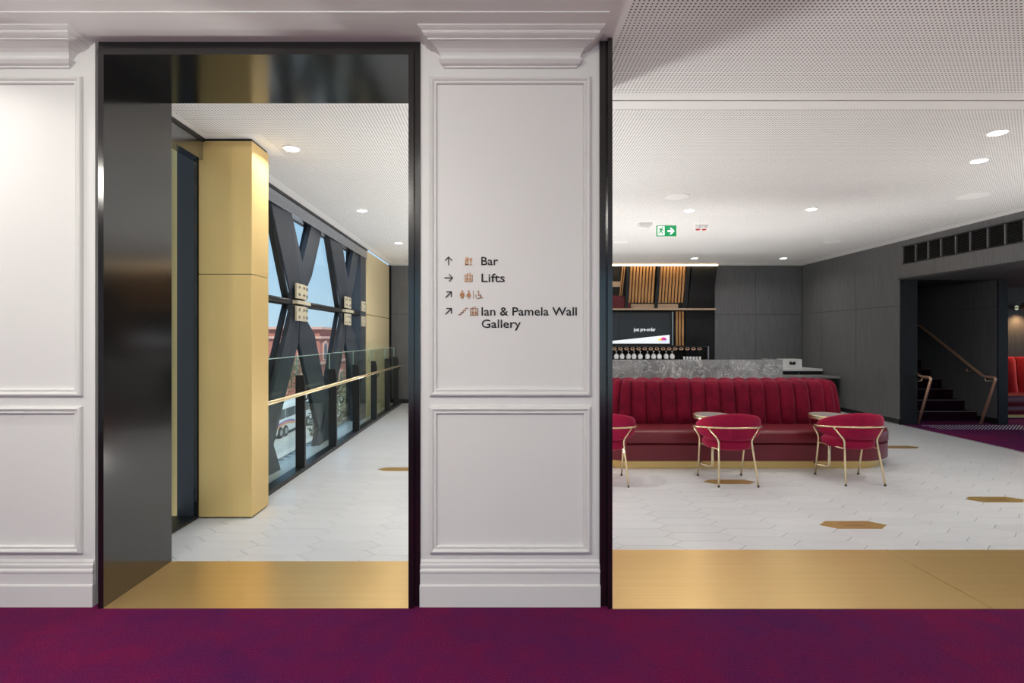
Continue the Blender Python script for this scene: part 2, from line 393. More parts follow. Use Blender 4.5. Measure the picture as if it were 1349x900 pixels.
# unseen foyer enclosure
wk = struct(G().box(-6, 10, -6.1, -6, 0, .12).box(-6, 10, -6.1, -6, 2.9, ZC).build('wall_back', M['paint']), 'pale foyer wall behind the camera with tall windows added for daylight', 'wall')
w2 = struct(thing('added_windows', None, None), 'row of tall foyer windows added behind the camera for daylight', 'window')  # unseen windows, added so that skylight reaches the pier
for q in range(9): box('mullion', -6 + q*1.98, -5.92 + q*1.98, -6.08, -6.02, .12, 2.9, M['black_matt'], w2)
for q in range(8): box('pane', -5.92 + q*1.98, -4.02 + q*1.98, -6.055, -6.045, .12, 2.9, M['glass'], w2)
struct(box('wall_far_left', -6.1, -6, -6, 3.5, 0, ZC, M['paint']), 'pale foyer side wall out of view on the left', 'wall')
struct(box('wall_far_right', 10, 10.1, -6, 3.66, 0, ZC, M['paint']), 'pale foyer side wall out of view on the right', 'wall')

# ------------------------------------------------------------------ dark walls of the bar
wb = struct(box('wall_bar_back', -2.75, 6.95, YB, YB + .3, -.1, ZC + .02, M['dark_timber2']), 'charcoal timber wall at the back of the bar', 'wall')
for a, b in ((-2.35, -1.2), (-1.194, .6), (4.83, 5.73), (5.736, 6.76)):
    for z0, z1 in ((.09, 1.965), (1.971, ZC - .004)):
        box('wall_panel', a, b, YB - .022, YB, z0, z1, M['dark_timber'], wb)
wr = struct(G().hexa([(xr(9.03)+.03, 9.03, 0), (xr(9.03)+.2, 9.03, 0), (xr(12.07)+.17, 12.07, 0), (xr(12.07)+.03, 12.07, 0),
      (xr(9.03)+.03, 9.03, ZC), (xr(9.03)+.2, 9.03, ZC), (xr(12.07)+.17, 12.07, ZC), (xr(12.07)+.03, 12.07, ZC)]).build('wall_right', M['dark_timber2']),
      'charcoal timber panelled wall on the right of the bar', 'wall')
def rpanel(name, ya, yb, z0, z1, mt, parent, x_in=.0, x_out=.03):
    return G().hexa([(xr(ya)+x_in, ya, z0), (xr(ya)+x_out, ya, z0), (xr(yb)+x_out, yb, z0), (xr(yb)+x_in, yb, z0),
                     (xr(ya)+x_in, ya, z1), (xr(ya)+x_out, ya, z1), (xr(yb)+x_out, yb, z1), (xr(yb)+x_in, yb, z1)]).build(name, mt, parent)
for a, b in ((9.03, 10.177), (10.183, 11.307), (11.313, 12.045)):
    rpanel('wall_panel', a, b, .09, 1.977, M['dark_timber'], wr); rpanel('wall_panel', a, b, 1.983, ZC, M['dark_timber'], wr)
bb = struct(rpanel('baseboard_right', 9.03, 12.04, 0, .085, M['black_matt'], None, -.004, .03), 'black skirting along the right bar wall', 'baseboard')
rpanel('floor_trim', 9.03, 12.04, 0, .012, M['steel'], bb, -.012, -.004)
struct(box('baseboard_back', -2.2, 6.74, YB - .03, YB - .001, 0, .085, M['black_matt']), 'black skirting along the back bar wall', 'baseboard')

# header over the alcove with air grille
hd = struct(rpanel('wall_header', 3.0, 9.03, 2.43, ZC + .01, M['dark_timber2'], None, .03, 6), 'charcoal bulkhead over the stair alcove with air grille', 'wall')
ys = [9.03, 8.26, 7.42, 6.6, 5.8, 4.6, 3.0]
for b, a in zip(ys, ys[1:]):
    rpanel('wall_panel', a + .004, b, 2.43, 2.655, M['dark_timber'], hd)
    rpanel('wall_panel', a + .004, b, 2.955, ZC, M['dark_timber'], hd)
rpanel('wall_panel', 8.965, 9.03, 2.655, 2.955, M['dark_timber'], hd)
box('soffit', xr(6)+.05, 12.2, 3.66, 9.03, 2.41, 2.43, M['perf_dark'], hd)
gr = thing('air_grille', 'long dark louvred air grille in the charcoal bulkhead', 'grille')
rpanel('backing', 5.5, 8.96, 2.66, 2.95, M['void'], gr, .024, .03)
for z0, z1 in ((2.655, 2.672), (2.938, 2.955)): rpanel('rail', 5.5, 8.965, z0, z1, M['black_matt'], gr, -.006, .024)
edges = [8.955, 8.67, 8.41, 8.16, 7.89, 7.64, 7.36, 7.10, 6.84, 6.58, 6.32, 6.06, 5.8, 5.52]
for y in edges: rpanel('divider', y - .011, y + .011, 2.672, 2.938, M['dark_timber'], gr, -.004, .024)
for b, a in zip(edges[:9], edges[1:10]):
    lv = G()
    for q in range(12):
        z = 2.680 + q*.0215
        lv.hexa([(xr(a)+.002, a+.011, z), (xr(a)+.02, a+.011, z+.009), (xr(b)+.02, b-.011, z+.009), (xr(b)+.002, b-.011, z),
                 (xr(a)+.002, a+.011, z+.003), (xr(a)+.02, a+.011, z+.012), (xr(b)+.02, b-.011, z+.012), (xr(b)+.002, b-.011, z+.003)])
    setp(lv.build('louvre_blades', M['black_matt'], gr), kind='stuff')

# stair alcove
XS0, XS1 = 6.98, 8.34
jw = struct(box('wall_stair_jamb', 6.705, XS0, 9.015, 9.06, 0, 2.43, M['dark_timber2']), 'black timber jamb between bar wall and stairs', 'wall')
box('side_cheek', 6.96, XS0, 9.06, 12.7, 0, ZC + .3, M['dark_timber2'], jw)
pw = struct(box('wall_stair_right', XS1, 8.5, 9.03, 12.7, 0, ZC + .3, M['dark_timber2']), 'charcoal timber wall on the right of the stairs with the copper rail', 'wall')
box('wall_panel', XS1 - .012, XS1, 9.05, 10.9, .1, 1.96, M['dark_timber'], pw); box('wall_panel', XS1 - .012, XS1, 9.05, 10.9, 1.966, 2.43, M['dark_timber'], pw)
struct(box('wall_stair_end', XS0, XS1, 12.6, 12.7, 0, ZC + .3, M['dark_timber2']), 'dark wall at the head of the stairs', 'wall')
struct(box('ceiling_stair', XS0, XS1, 9.03, 10.2, 2.41, 2.6, M['black_matt']), 'black soffit over the stairs', 'ceiling')
st = thing('staircase', 'carpeted dark staircase rising between black walls', 'stairs', (0, 0, 0))
st['kind'] = 'thing'
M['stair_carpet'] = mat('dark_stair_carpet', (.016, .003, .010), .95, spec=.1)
M['nosing'] = mat('stair_nosing', (.22, .17, .15), .4)
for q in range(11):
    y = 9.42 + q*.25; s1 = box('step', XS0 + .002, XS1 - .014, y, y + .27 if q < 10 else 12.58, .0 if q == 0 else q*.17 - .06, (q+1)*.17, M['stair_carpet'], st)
    box('nosing', XS0 + .002, XS1 - .014, y - .008, y + .02, (q+1)*.17 - .006, (q+1)*.17 + .004, M['nosing'], s1)
def rail(name, X, label, top_y, top_z):
    t = thing(name, label, 'handrail')
    G().tube([(X, top_y + .12, top_z + .03), (X, top_y, top_z), (X, 9.03, .806), (X, 8.80, .806), (X, 9.08, .006)], .021, 12, .06).build('rail', M['copper'], t, 'all')
    sgn = 1 if X > 7.5 else -1; wx = XS1 if sgn > 0 else XS0
    for y, z in ((9.35, .94), (9.0, .80)):
        G().tube([(X, y, z - .02), (X, y, z - .07), (wx - sgn*.004, y + .08, z - .07)], .008, 8, .03).build('bracket', M['copper'], t, 'all')
    return t
rail('stair_handrail', 8.09, 'copper handrail on the right stair wall bending down to the carpet', 10.37, 1.67)
rail('stair_handrail', 7.04, 'copper handrail on the left of the stairs, mostly hidden by the black jamb', 10.37, 1.67)
g = G()
for a in range(30):
    for b in range(6):
        g.lathe([(.009, 0), (.008, .004), (.003, .005)], 6, (6.98 + a*.055 + (b % 2)*.0275, 8.56 + b*.075, .006))
setp(g.build('tactile_studs', M['steel']), 'rows of small metal tactile studs on the carpet before the stairs', 'tactile studs', kind='stuff')
# bay to the right of the stairs
struct(box('wall_bay', 8.5, 12.2, 10.35, 10.45, 0, 2.43, M['bay_timber']), 'charcoal timber wall behind the red banquette bay', 'wall')
box('soffit', 8.5, 12.2, 9.03, 10.35, 2.41, 2.43, M['perf_dark'], hd)
bq = thing('red_banquette', 'red velvet banquette in the bay right of the stairs', 'banquette', (0, 0, 0))
box('plinth', 8.62, 11.6, 9.80, 10.3, .006, .07, M['gold_plinth'], bq)
G().loft([[(x, y, z) for x, y in rrect(8.56+o, 11.6-o, 9.72+o, 10.34-o, .1, 5)] for o, z in ((.02, .07), (0, .1), (0, .2), (.015, .225), (0, .25), (0, .37), (.02, .41), (.06, .42))]).build('seat', M['leather'], bq, True)
for q in range(12):
    x = 8.56 + q*.25
    G().loft([[(x + .01 + .23*t, 10.2 + dy - .05*math.sin(math.pi*t), z) for t in [i/6 for i in range(7)]] + [(x+.24, 10.34, z), (x+.01, 10.34, z)] for dy, z in ((0, .41), (.03, .6), (.06, 1.02), (.09, 1.08), (.13, 1.09))]).build('back_cushion', M['velvet_red'], bq, True)
lm = thing('wall_lamp', 'small brass wall lamp above the red banquette', 'lamp', (9.90, 10.35, 2.02))
G().lathe([(.045, -.006), (.045, .006)], 16).build('wall_plate', M['brass'], lm, True).rotation_euler = (R(90), 0, 0)
G().tube([(0, -.005, 0), (0, -.1, 0), (0, -.14, .03)], .01, 8, .03).build('arm', M['brass'], lm, 'all')
G().lathe([(.02, .06), (.03, .05), (.075, -.05), (.078, -.06), (.07, -.06), (.03, .03)], 20, (0, -.15, .03)).build('lamp_shade', M['brass'], lm, 'all')
G().lathe([(.005, .04), (.03, .0), (.028, -.02), (.005, -.035)], 12, (0, -.15, .03)).build('bulb', M['lens'], lm, 'all')
ld = bpy.data.lights.new('wall_lamp_light', 'SPOT'); lo = bpy.data.objects.new('wall_lamp_light', ld); COL.objects.link(lo); lo.parent = lm
ld.energy = 70; ld.color = (1, .72, .42); ld.spot_size = R(120); ld.spot_blend = .8; ld.shadow_soft_size = .04; lo.location = (0, -.15, -.06)

# ------------------------------------------------------------------ glazed facade on the left
XF = -2.36
fa = struct(thing('window_1', None, None), 'tall glazed facade with dark diagonal braces along the passage', 'window')
box('sill', -2.72, -2.2, 4.38, YB, -.22, -.12, M['black_matt'], fa)
box('kerb', -2.2, -2.09, 4.68, YB, -.2, .045, M['black_matt'], fa)
box('kerb', -2.66, -2.40, 3.5, 4.35, -.2, .02, M['black_matt'], fa)
box('fascia_beam', XF - .09, XF, 3.5, 9.84, 2.875, ZC + .02, M['fascia'], fa)
box('fascia_shadow_gap', XF, XF + .012, 3.5, 9.84, 3.022, ZC + .01, M['black_matt'], fa)
XG = -2.475
for z0, z1 in ((-.22, -.14), (2.87, ZC)): box('frame_rail', XG - .02, XG + .02, 4.38, YB, z0, z1, M['black_matt'], fa)
ZT = 1.87
G().tube([(-2.42, 4.6, ZT), (-2.42, 9.9, ZT)], .035, 12).build('transom', M['black_matt'], fa, 'all')
box('frame_rail', XG - .015, XG + .02, 4.4, 9.9, ZT - .04, ZT + .04, M['black_matt'], fa)
NODES = [4.62, 6.635, 8.665]
def brace(yd, du, up, name='diagonal_brace'):
    """plate leaving the node line: du = -1 towards the camera, +1 away; up = +1 / -1"""
    h = 1.03 if up > 0 else 2.02
    if du < 0: out = [(-.33, .03), (-.33, .12), (-.33 - .60*(h-.12), h), (-.02 - .66*(h-.48), h), (-.02, .48), (0, .03)]
    else: out = [(0, .03), (-.01, .48), (-.01 + .63*(h-.48), h), (.44 + .61*(h-.376), h), (.44, .376), (.14, .165), (.12, .03)]
    dark = du*up < 0; th = .035; xa = XF - (.03 if dark else .042)
    k = .10 if dark else -.16
    def axis(z): return du*(.17 + .62*max(0, z - .1))
    front = [(xa + max(-.022, min(.02, k*(y - axis(z)))), yd + y, ZT + up*z) for y, z in out]; back = [(xa - th, yd + y, ZT + up*z) for y, z in out]
    G().loft([back, front]).build(name, M['brace'], fa)
    # slim glazing mullion along its edge, behind it
    e0, e1 = ((-.33, .0), (-.33 - .60*(h-.1), h)) if du < 0 else ((-.03, .3), (-.03 + .63*(h-.4), h))
    c = [(e0[0] - .015, e0[1]), (e0[0] + .05, e0[1]), (e1[0] + .05, e1[1]), (e1[0] - .015, e1[1])]
    G().prism([(yd + y, ZT + up*z) for y, z in c], XG - .012, xa - th, 'x').build('mullion', M['black_matt'], fa)
for yn in NODES:
    for du in (-1, 1):
        for up in (1, -1):
            if yn > 5 or du > 0: brace(yn, du, up)
def node_plate(y0, y1, z0, z1, x):
    p = box('node_plate', x, x + .02, y0, y1, z0, z1, M['cream'], fa); b = G()
    for a in (.25, .75):
        for c in (.25, .75):
            yy, zz = y0 + (y1-y0)*a, z0 + (z1-z0)*c
            b.loft([[(x + o, yy + .018*math.cos(2*math.pi*q/6), zz + .018*math.sin(2*math.pi*q/6)) for q in range(6)] for o in (.02, .032)])
    setp(b.build('bolts', M['steel'], p), kind='stuff')
for yn in NODES[1:]:
    for s in (-1, 1):
        z0, z1 = sorted((ZT + s*.045, ZT + s*.22))
        node_plate(yn - .30, yn + .0, z0, z1, XF + .0)
        node_plate(yn + .01, yn + .15, z0, z1, XF - .03)
    box('node_web', XF - .1, XF + .03, yn - .3, yn + .15, ZT - .02, ZT + .02, M['cream'], fa)
# solid end pier before the gold end panel
box('end_post', XF - .2, XF - .02, 9.45, 9.83, -.14, 2.88, M['brace'], fa)
for s in (-1, 1):
    z0, z1 = sorted((ZT + s*.045, ZT + s*.22)); node_plate(9.5, 9.74, z0, z1, XF - .02)
gp = struct(thing('wall_gold_panel', None, None), 'pale gold metal panels at the far end of the glazed passage', 'wall')
box('panel', XF - .1, XF, 9.84, 11.85, ZT + .006, 3.02, M['gold_pale'], gp); box('panel', XF - .1, XF, 9.84, 11.85, -.12, ZT - .006, M['gold_pale'], gp)
box('return', XF - .4, XF - .1, 9.9, YB, -.2, ZC, M['black_matt'], gp)
# glass panes between mullions
box('pane', -2.606, -2.594, 3.52, 4.36, 0, 2.95, M['glass'], fa)
for a, b in ((4.41, 5.62), (5.63, 7.64), (7.65, 9.85)):
    for z0, z1 in ((-.14, ZT - .04), (ZT + .04, 2.88)): box('pane', XG - .004, XG + .004, a, b, z0, z1, M['glass'], fa)
# near recess beside the gold column
box('frame_post', -2.575, -2.43, 4.365, 4.40, -.05, ZC, M['brace'], fa)
box('frame_post', -2.43, -2.402, 4.345, 4.41, 0, ZC, M['black'], fa)
struct(box('wall_outer_fin', -3.5, -2.72, 4.72, 4.80, -2, 4, M['gold']), 'gold outer cladding fin glimpsed through the near pane', 'wall')

gc = thing('gold_column', 'square column clad in gold metal panels by the window', 'column', (0, 0, 0)); gc['kind'] = 'structure'
y0, y1, x0, x1 = 4.356, 4.672, -2.398, -1.968
for z0, z1 in ((.012, 1.957), (1.963, 3.028)):
    G().loft([[(x, y, z) for x, y in rrect(x0, x1, y0, y1, .004, 2)] for z in (z0, z1)]).build('cladding_panel', M['gold'], gc)
box('core', x0 + .01, x1 - .01, y0 + .01, y1 - .01, 0, ZC, M['black_matt'], gc)

bal = thing('glass_balustrade', 'clear glass balustrade with black posts and brass rail along the window', 'balustrade', (0, 0, 0))
XB = -2.145
posts = [5.87, 7.02, 8.18, 9.36, 10.5, 11.4]; prev = 4.72
for y in posts:
    G().prism([(-.05, 0), (.05, 0), (.05, .90), (.03, 1.0), (-.05, 1.0)], y - .018, y + .018, 'y').build('post', M['black_matt'], bal).location = (XB + .02, 0, .045)
    box('pane', XB - .03, XB - .018, prev + .012, y - .006, .06, 1.25, M['glass_b'], bal)
    box('pane_edge', XB - .031, XB - .017, y - .006, y - .002, .06, 1.25, M['glass_edge'], bal); box('pane_edge', XB - .031, XB - .017, prev + .012, y - .006, 1.244, 1.251, M['glass_edge'], bal); prev = y
    G().tube([(XB + .05, y, .78), (XB + .09, y, .78), (XB + .10, y, .85)], .009, 8, .03).build('bracket', M['black_matt'], bal, 'all')
box('pane', XB - .03, XB - .018, prev + .012, 11.7, .06, 1.25, M['glass_b'], bal)
G().tube([(XB + .10, 4.69, .862), (XB + .10, 11.75, .862), (XB + .04, 11.82, .862)], .02, 12, .06).build('handrail', M['brass'], bal, 'all')

# ------------------------------------------------------------------ brass plaques in the tile floor
def plaque(x, y, label):
    t = thing('brass_plaque', label, 'plaque', (x, y, 0), 'brass hexagon plaques in the floor')
    if 'engraving' in label or 'right edge' in label:
        e_ = G(); random.seed(int(x*100))
        for row, wd in ((.022, .21), (-.022, .17)):
            u = -wd/2
            while u < wd/2:
                l = random.uniform(.008, .02); e_.box(u, u + l, row - .008, row + .008, .0012, .0018); u += l + .006
        setp(e_.build('engraving', M['brass'], t), kind='stuff')
    G().loft([[(a, b, -.003) for a, b in hex_pts(-.001)], [(a, b, .0016) for a, b in hex_pts(-.001)]]).build('plate', M['brass_plaque'], t)
    return t
plaque(2.754, 4.2025, 'brass hexagon plaque with faint engraving nearest the brass threshold')
plaque(px(960.6, 5.456), 5.456, 'brass hexagon plaque under the middle velvet chair')
plaque(4.46, 4.86, 'brass hexagon plaque cut by the right edge of the picture')
plaque(5.33, 7.19, 'brass hexagon plaque beyond the rounded banquette end')
plaque(-1.06, 5.98, 'brass hexagon plaque in the glazed passage beside the black frame')
plaque(px(552, 10.52), 10.52, 'farthest brass hexagon plaque at the end of the glazed passage')

# ------------------------------------------------------------------ banquette
BX0, BX1, BY0, BY1 = .95, 4.56, 5.96, 7.62
ban = thing('island_banquette', 'long crimson island banquette with channelled velvet back and gold plinth', 'banquette', (0, 0, 0))
def ring(o, z, r=.55): return [(x, y, z) for x, y in rrect(BX0+o, BX1-o, BY0+o, BY1-o, max(.02, r-o*.5), 14)]
G().loft([ring(.06, 0), ring(.06, .092)]).build('plinth', M['gold_plinth'], ban, True)
G().loft([ring(.05, .088), ring(.012, .092), ring(0, .104), ring(0, .265), ring(.012, .277), ring(.03, .28)]).build('seat_base', M['leather'], ban, True)
G().loft([ring(.03, .279), ring(.012, .283), ring(-.004, .294), ring(-.004, .385), ring(.006, .408), ring(.03, .422), ring(.08, .428)]).build('seat_cushion', M['leather'], ban, True)
# backrest channels around a rounded outline
KX0, KX1, KY0, KY1 = 1.30, 4.215, 6.43, 7.15
def outline(o, r=.30, n=12): return rrect(KX0+o, KX1-o, KY0+o, KY1-o, max(.04, r-o), n)
def walk(pts, step):
    P_ = [Vector(p) for p in pts]; P_.append(P_[0]); L = [0]
    for a, b in zip(P_, P_[1:]): L.append(L[-1] + (b-a).length)
    return P_, L
P_, L_ = walk(outline(0), 0); tot = L_[-1]; nch = round(tot/.178); stp = tot/nch
def at_s(s):
    s %= tot
    for q in range(len(L_)-1):
        if L_[q] <= s <= L_[q+1]:
            t = (s-L_[q])/max(1e-9, L_[q+1]-L_[q]); p = P_[q].lerp(P_[q+1], t); d = (P_[q+1]-P_[q]).normalized(); return p, Vector((d.y, -d.x))
core_top = outline(.16)
G().loft([[(x, y, .40) for x, y in outline(.03)], [(x, y, .86) for x, y in outline(.11)], [(x, y, .905) for x, y in outline(.16)]]).build('backrest_core', M['velvet'], ban, True)
RO = [(.0, .42, 1.0), (.012, .55, 1.0), (.035, .72, 1.0), (.058, .84, 1.0), (.075, .895, .9), (.10, .928, .7), (.135, .938, .45), (.17, .925, .2)]
for c in range(nch):
    rings = []
    for ins, z, bul in RO:
        row = []
        for q in range(9):
            t = q/8; s_ = (c + .02 + .96*t)*stp; p, nrm = at_s(s_); b = (1 - abs(2*t-1)**2.6)
            zz = z - (1-b)*(.018 if z > .85 else 0); v2 = p - nrm*(ins + .03) + nrm*(.036*b*bul)
            row.append((v2.x, v2.y, zz))
        p0, n0 = at_s((c + .98)*stp); p1, n1 = at_s((c + .02)*stp); a = p0 - n0*(ins + .07); bb2 = p1 - n1*(ins + .07)
        row += [(a.x, a.y, z - .02), (bb2.x, bb2.y, z - .02)]; rings.append(row)
    G().loft(rings).build('backrest_channel', M['velvet'], ban, 'all')

# ------------------------------------------------------------------ chairs
def make_chair(label):
    t = thing('dining_chair', label, 'chair', (0, 0, 0), 'raspberry velvet chairs facing the banquette')
    def arc(u):       # u in -1..1 around the back, returns x,y
        a = u*R(112); return .30*math.sin(a), .035 - .195*math.cos(a)
    NU = 28; rings = []
    for q in range(NU + 1):
        u = -1 + 2*q/NU; x, y = arc(u); a = u*R(112); n_ = Vector((math.sin(a), -math.cos(a)*.9)).normalized()
        f = (1 - abs(u)**1.8); top = .550 + .160*f; bot = .522 - .092*f; th = .008 + .030*(1-abs(u)**4)
        cz = (top+bot)/2; hz = (top-bot)/2; lean = .05
        row = []
        for w in range(14):
            w_ = 2*math.pi*w/14; cw, sw = math.cos(w_), math.sin(w_)
            o = th*math.copysign(abs(cw)**.7, cw); z = cz + hz*math.copysign(abs(sw)**.75, sw)
            ln = lean*(z - .43)/.28
            row.append((x + n_.x*(o - .02 + ln*.5), y + n_.y*(o - .02 + ln), z))
        rings.append(row)
    G().loft(rings).build('backrest', M['velvet_chair'], t, 'all')
    def sring(s, z): return [(x*s, .05 + (y)*s, z) for x, y in rrect(-.225, .225, -.2, .2, .17, 6)]
    G().loft([sring(.80, .335), sring(.93, .345), sring(1.0, .37), sring(1.01, .40), sring(.96, .425), sring(.82, .440), sring(.5, .446)]).build('seat', M['velvet_chair'], t, 'all')
    def rp(u):
        x, y = arc(u); a = u*R(112); n_ = Vector((math.sin(a), -math.cos(a)*.9)).normalized(); f = 1-abs(u)**2.0
        return (x + n_.x*.034, y + n_.y*.040, .540 + .03*f)
    G().tube([rp(-1 + 2*q/24) for q in range(25)], .0095, 8).build('back_rail', M['brass'], t, 'all')
    for s in (-1, 1):
        G().tube([(s*.192, -.225, .012), (s*.160, -.150, .44), rp(s*.44)], .0095, 8, .03).build('leg', M['brass'], t, 'all')
        G().tube([(s*.227, .225, .012), (s*.236, .150, .42), rp(s*.99)], .0095, 8, .03).build('leg', M['brass'], t, 'all')
        for y, x in ((-.225, .192), (.225, .227)): G().lathe([(.010, 0), (.011, .014)], 10, (s*x, y, 0)).build('foot_cap', M['black_matt'], t, True)
        G().tube([(s*.167, -.165, .355), (s*.231, .16, .355)], .007, 8).build('side_rail', M['brass'], t, 'all')
        G().tube([(s*.2, .02, .355), (s*.12, .02, .35)], .007, 8).build('seat_support', M['brass'], t, 'all')
    return t
ch = make_chair('raspberry velvet chair with brass frame, in the middle between two tables'); ch.location = (2.337, 5.48, 0)
for x, y, lab in ((1.08, 5.48, 'raspberry velvet chair half hidden by the black opening edge'), (3.597, 5.525, 'raspberry velvet chair nearest the rounded end of the banquette')):
    c = copy_tree(ch); c['label'] = lab; c.location = (x, y, 0)

def make_table(label):
    t = thing('drinks_table', label, 'table', (0, 0, 0), 'small round drinks tables at the banquette')
    G().lathe([(.17, .575), (.197, .578), (.2, .583), (.2, .618), (.197, .622), (.186, .622), (.186, .616)], 40).build('brass_rim', M['brass'], t, True)
    G().lathe([(.186, .60), (.186, .619)], 40).build('stone_top', M['table_stone'], t, True)
    G().tube([(0, 0, .58), (0, 0, .055), (-.075, .09, .055), (-.085, .125, .075)], .0165, 12, .05).build('leg', M['brass'], t, 'all')
    return t
tb = make_table('round grey topped drinks table behind the middle velvet chair'); tb.location = (2.325, 5.865, 0)
for x, lab in ((3.585, 'round grey topped drinks table behind the right velvet chair'),):
    c = copy_tree(tb); c['label'] = lab; c.location = (x, 5.865, 0)

# ------------------------------------------------------------------ bar
bar = thing('bar_counter', 'grey veined marble bar counter behind the banquette', 'bar counter', (0, 0, 0))
YM = 8.7
XJ = px(900, YM)
box('marble_slab', 1.2, XJ - .002, YM, YM + .03, .0, 1.097, M['marble'], bar); box('marble_slab', XJ + .002, px(1028, YM), YM, YM + .03, .0, 1.097, M['marble'], bar)
G().prism([(px(1028, YM), YM), (px(1032, YM), YM + .02), (px(1032, YM), YM + .6), (px(1028, YM), YM + .6)], 0, 1.097, 'z').build('marble_end', M['marble'], bar)
box('counter_top', 1.2, px(1028, YM), YM + .03, YM + .62, .98, 1.06, M['marble'], bar); box('carcass', 1.22, px(1026, YM), YM + .03, YM + .58, 0, .98, M['black_matt'], bar)
# back counter by the right wall
bc = thing('back_counter', 'low service counter with pale top and black drawer front by the back wall', 'counter', (0, 0, 0))
YQ = 11.2
box('counter_top', 4.9, xr(YQ) - .03, YQ, YB - .03, pz(487, YQ) - .03, pz(486, YQ), M['white'], bc)
box('drawer', 4.9, xr(YQ) - .03, YQ + .02, YQ + .05, .62, pz(487, YQ) - .031, M['black_matt'], bc)
box('carcass', 4.9, xr(YQ) - .04, YQ + .05, YB - .03, 0, pz(487, YQ) - .031, M['black_matt'], bc)
G().lathe([(.008, 0), (.014, .02), (.004, .024)], 10).build('knob', M['steel'], bc, True).location = (px(1053, YQ), YQ + .012, .70)
lc = thing('side_counter', 'lower grey stone ledge in front of the service counter', 'counter', (0, 0, 0))
box('counter_top', 4.8, xr(10.7) - .03, 10.6, YQ - .01, .655, .69, M['table_stone'], lc); box('carcass', 4.85, xr(10.7) - .04, 10.66, YQ - .01, 0, .655, M['black_matt'], lc)
wb_ = thing('white_dispenser', 'white box with dark handle standing on the service counter', 'dispenser', (0, 0, 0))
zt = pz(486, YQ); xa, xb = px(1033, 11.4), px(1056.5, 11.4)
box('body', xa, xb, 11.4, 11.7, zt, zt + .19, M['white'], wb_)
G().prism([(px(1040, 11.4), zt+.075), (px(1047, 11.4), zt+.075), (px(1047, 11.4), zt+.14), (px(1045.5, 11.4), zt+.14), (px(1043.5, 11.4), zt+.11), (px(1041.5, 11.4), zt+.14), (px(1040, 11.4), zt+.14)], 11.375, 11.4, 'y').build('handle', M['black_matt'], wb_)

# back bar feature: reflections in its tilted mirrors are modelled as slats and panels
YV = YB - .03
ft = thing('back_bar', 'black framed back bar mirrors with reflections modelled as oak slats and panels, and lit shelf', 'bar shelving', (0, 0, 0))
X0, X1_ = 1.0, px(940, YV)
box('backing', X0, X1_ + .02, YV, YB - .002, .1, ZC - .01, M['void'], ft)
box('shelf', X0, X1_ - .03, YV - .22, YV, pz(409, YV), pz(407, YV), M['beige'], ft)
zs0, zs1 = pz(406.5, YV), pz(351, YV)
def slats(pa, pb, n_, z0, z1, Y, skew=0.0, z0b=None):
    for q in range(n_):
        a = px(pa + (pb-pa)*q/n_ + .3, Y); b = px(pa + (pb-pa)*(q+1)/n_ - 1.3, Y)
        G().hexa([(a-skew, Y-.03, z0), (b-skew, Y-.03, z0), (b-skew, Y, z0), (a-skew, Y, z0), (a, Y-.03-abs(skew), z1), (b, Y-.03-abs(skew), z1), (b, Y, z1), (a, Y, z1)]).build('oak_slat_and_reflection', M['slat'], ft)
zsl = pz(399, YV)
slats(819, 824, 2, pz(390, YV), zs1, YV, .06); slats(829.5, 863.5, 8, zsl, zs1, YV, .04); slats(869, 903, 8, zsl, zs1, YV, .04)  # these slats model a slatted wall reflected in the tilted mirrors
for a, b in ((831, 862), (866.5, 893)): box('reflected_floor_strip', px(a, YV), px(b, YV), YV - .02, YV, zs0, pz(400.5, YV), M['beige'], ft)  # floor reflection in the mirrors, put in as beige strips
for a, b, c_, d_ in ((822.5, 826.5, 824, 828), (861.5, 865.5, 864.5, 868), (898, 904, 903, 907)):
    G().hexa([(px(a, YV), YV-.05, zs0), (px(b, YV), YV-.05, zs0), (px(b, YV), YV, zs0), (px(a, YV), YV, zs0),
              (px(c_, YV), YV-.14, zs1), (px(d_, YV), YV-.14, zs1), (px(d_, YV), YV, zs1), (px(c_, YV), YV, zs1)]).build('divider', M['black_matt'], ft)
G().hexa([(px(906, YV), YV-.03, zs0), (px(937, YV), YV-.03, zs0), (px(937, YV), YV, zs0), (px(906, YV), YV, zs0),
          (px(909, YV), YV-.12, zs1), (px(942.5, YV), YV-.12, zs1), (px(942.5, YV), YV, zs1), (px(909, YV), YV, zs1)]).build('dark_panel', M['dark_timber2'], ft)  # dark tilted mirror, modelled as a timber panel
G().prism([(px(806, YV), zs0), (px(831.5, YV), zs0), (px(830.5, YV), pz(396, YV)), (px(822, YV), pz(391, YV)), (px(806, YV), pz(389, YV))], YV - .015, YV - .002, 'y').build('reflected_sofa', M['leather'], ft)  # sofa reflection in the mirror, put in as a burgundy plate
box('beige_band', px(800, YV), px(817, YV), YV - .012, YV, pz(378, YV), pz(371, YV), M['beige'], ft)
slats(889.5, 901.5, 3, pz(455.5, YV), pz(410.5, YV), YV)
box('dark_panel', px(902.5, YV), px(938.5, YV), YV - .03, YV, .98, pz(410, YV), M['dark_timber2'], ft)
cv = box('cove_strip', X0, px(941, YV), YV - .20, YV - .16, ZC - .03, ZC - .004, M['cove'], ft)
sn = thing('display_screen', 'black display screen reading just pre-order above the glasses', 'screen', (0, 0, 0))
YS = YV - .06
box('bezel', 1.2, px(887, YS), YS, YV - .001, pz(455.5, YS), pz(411, YS), M['black_matt'], sn)
box('display', 1.2, px(816, YS), YS - .006, YS, pz(453, YS), pz(413, YS), M['screen'], sn); box('display', px(816.6, YS), px(882.5, YS), YS - .006, YS, pz(453, YS), pz(413, YS), M['screen'], sn)
box('frame_edge', px(885.2, YS), px(886.6, YS), YS - .02, YS, pz(455, YS), pz(411, YS), M['steel'], sn)
YT = YS - .007
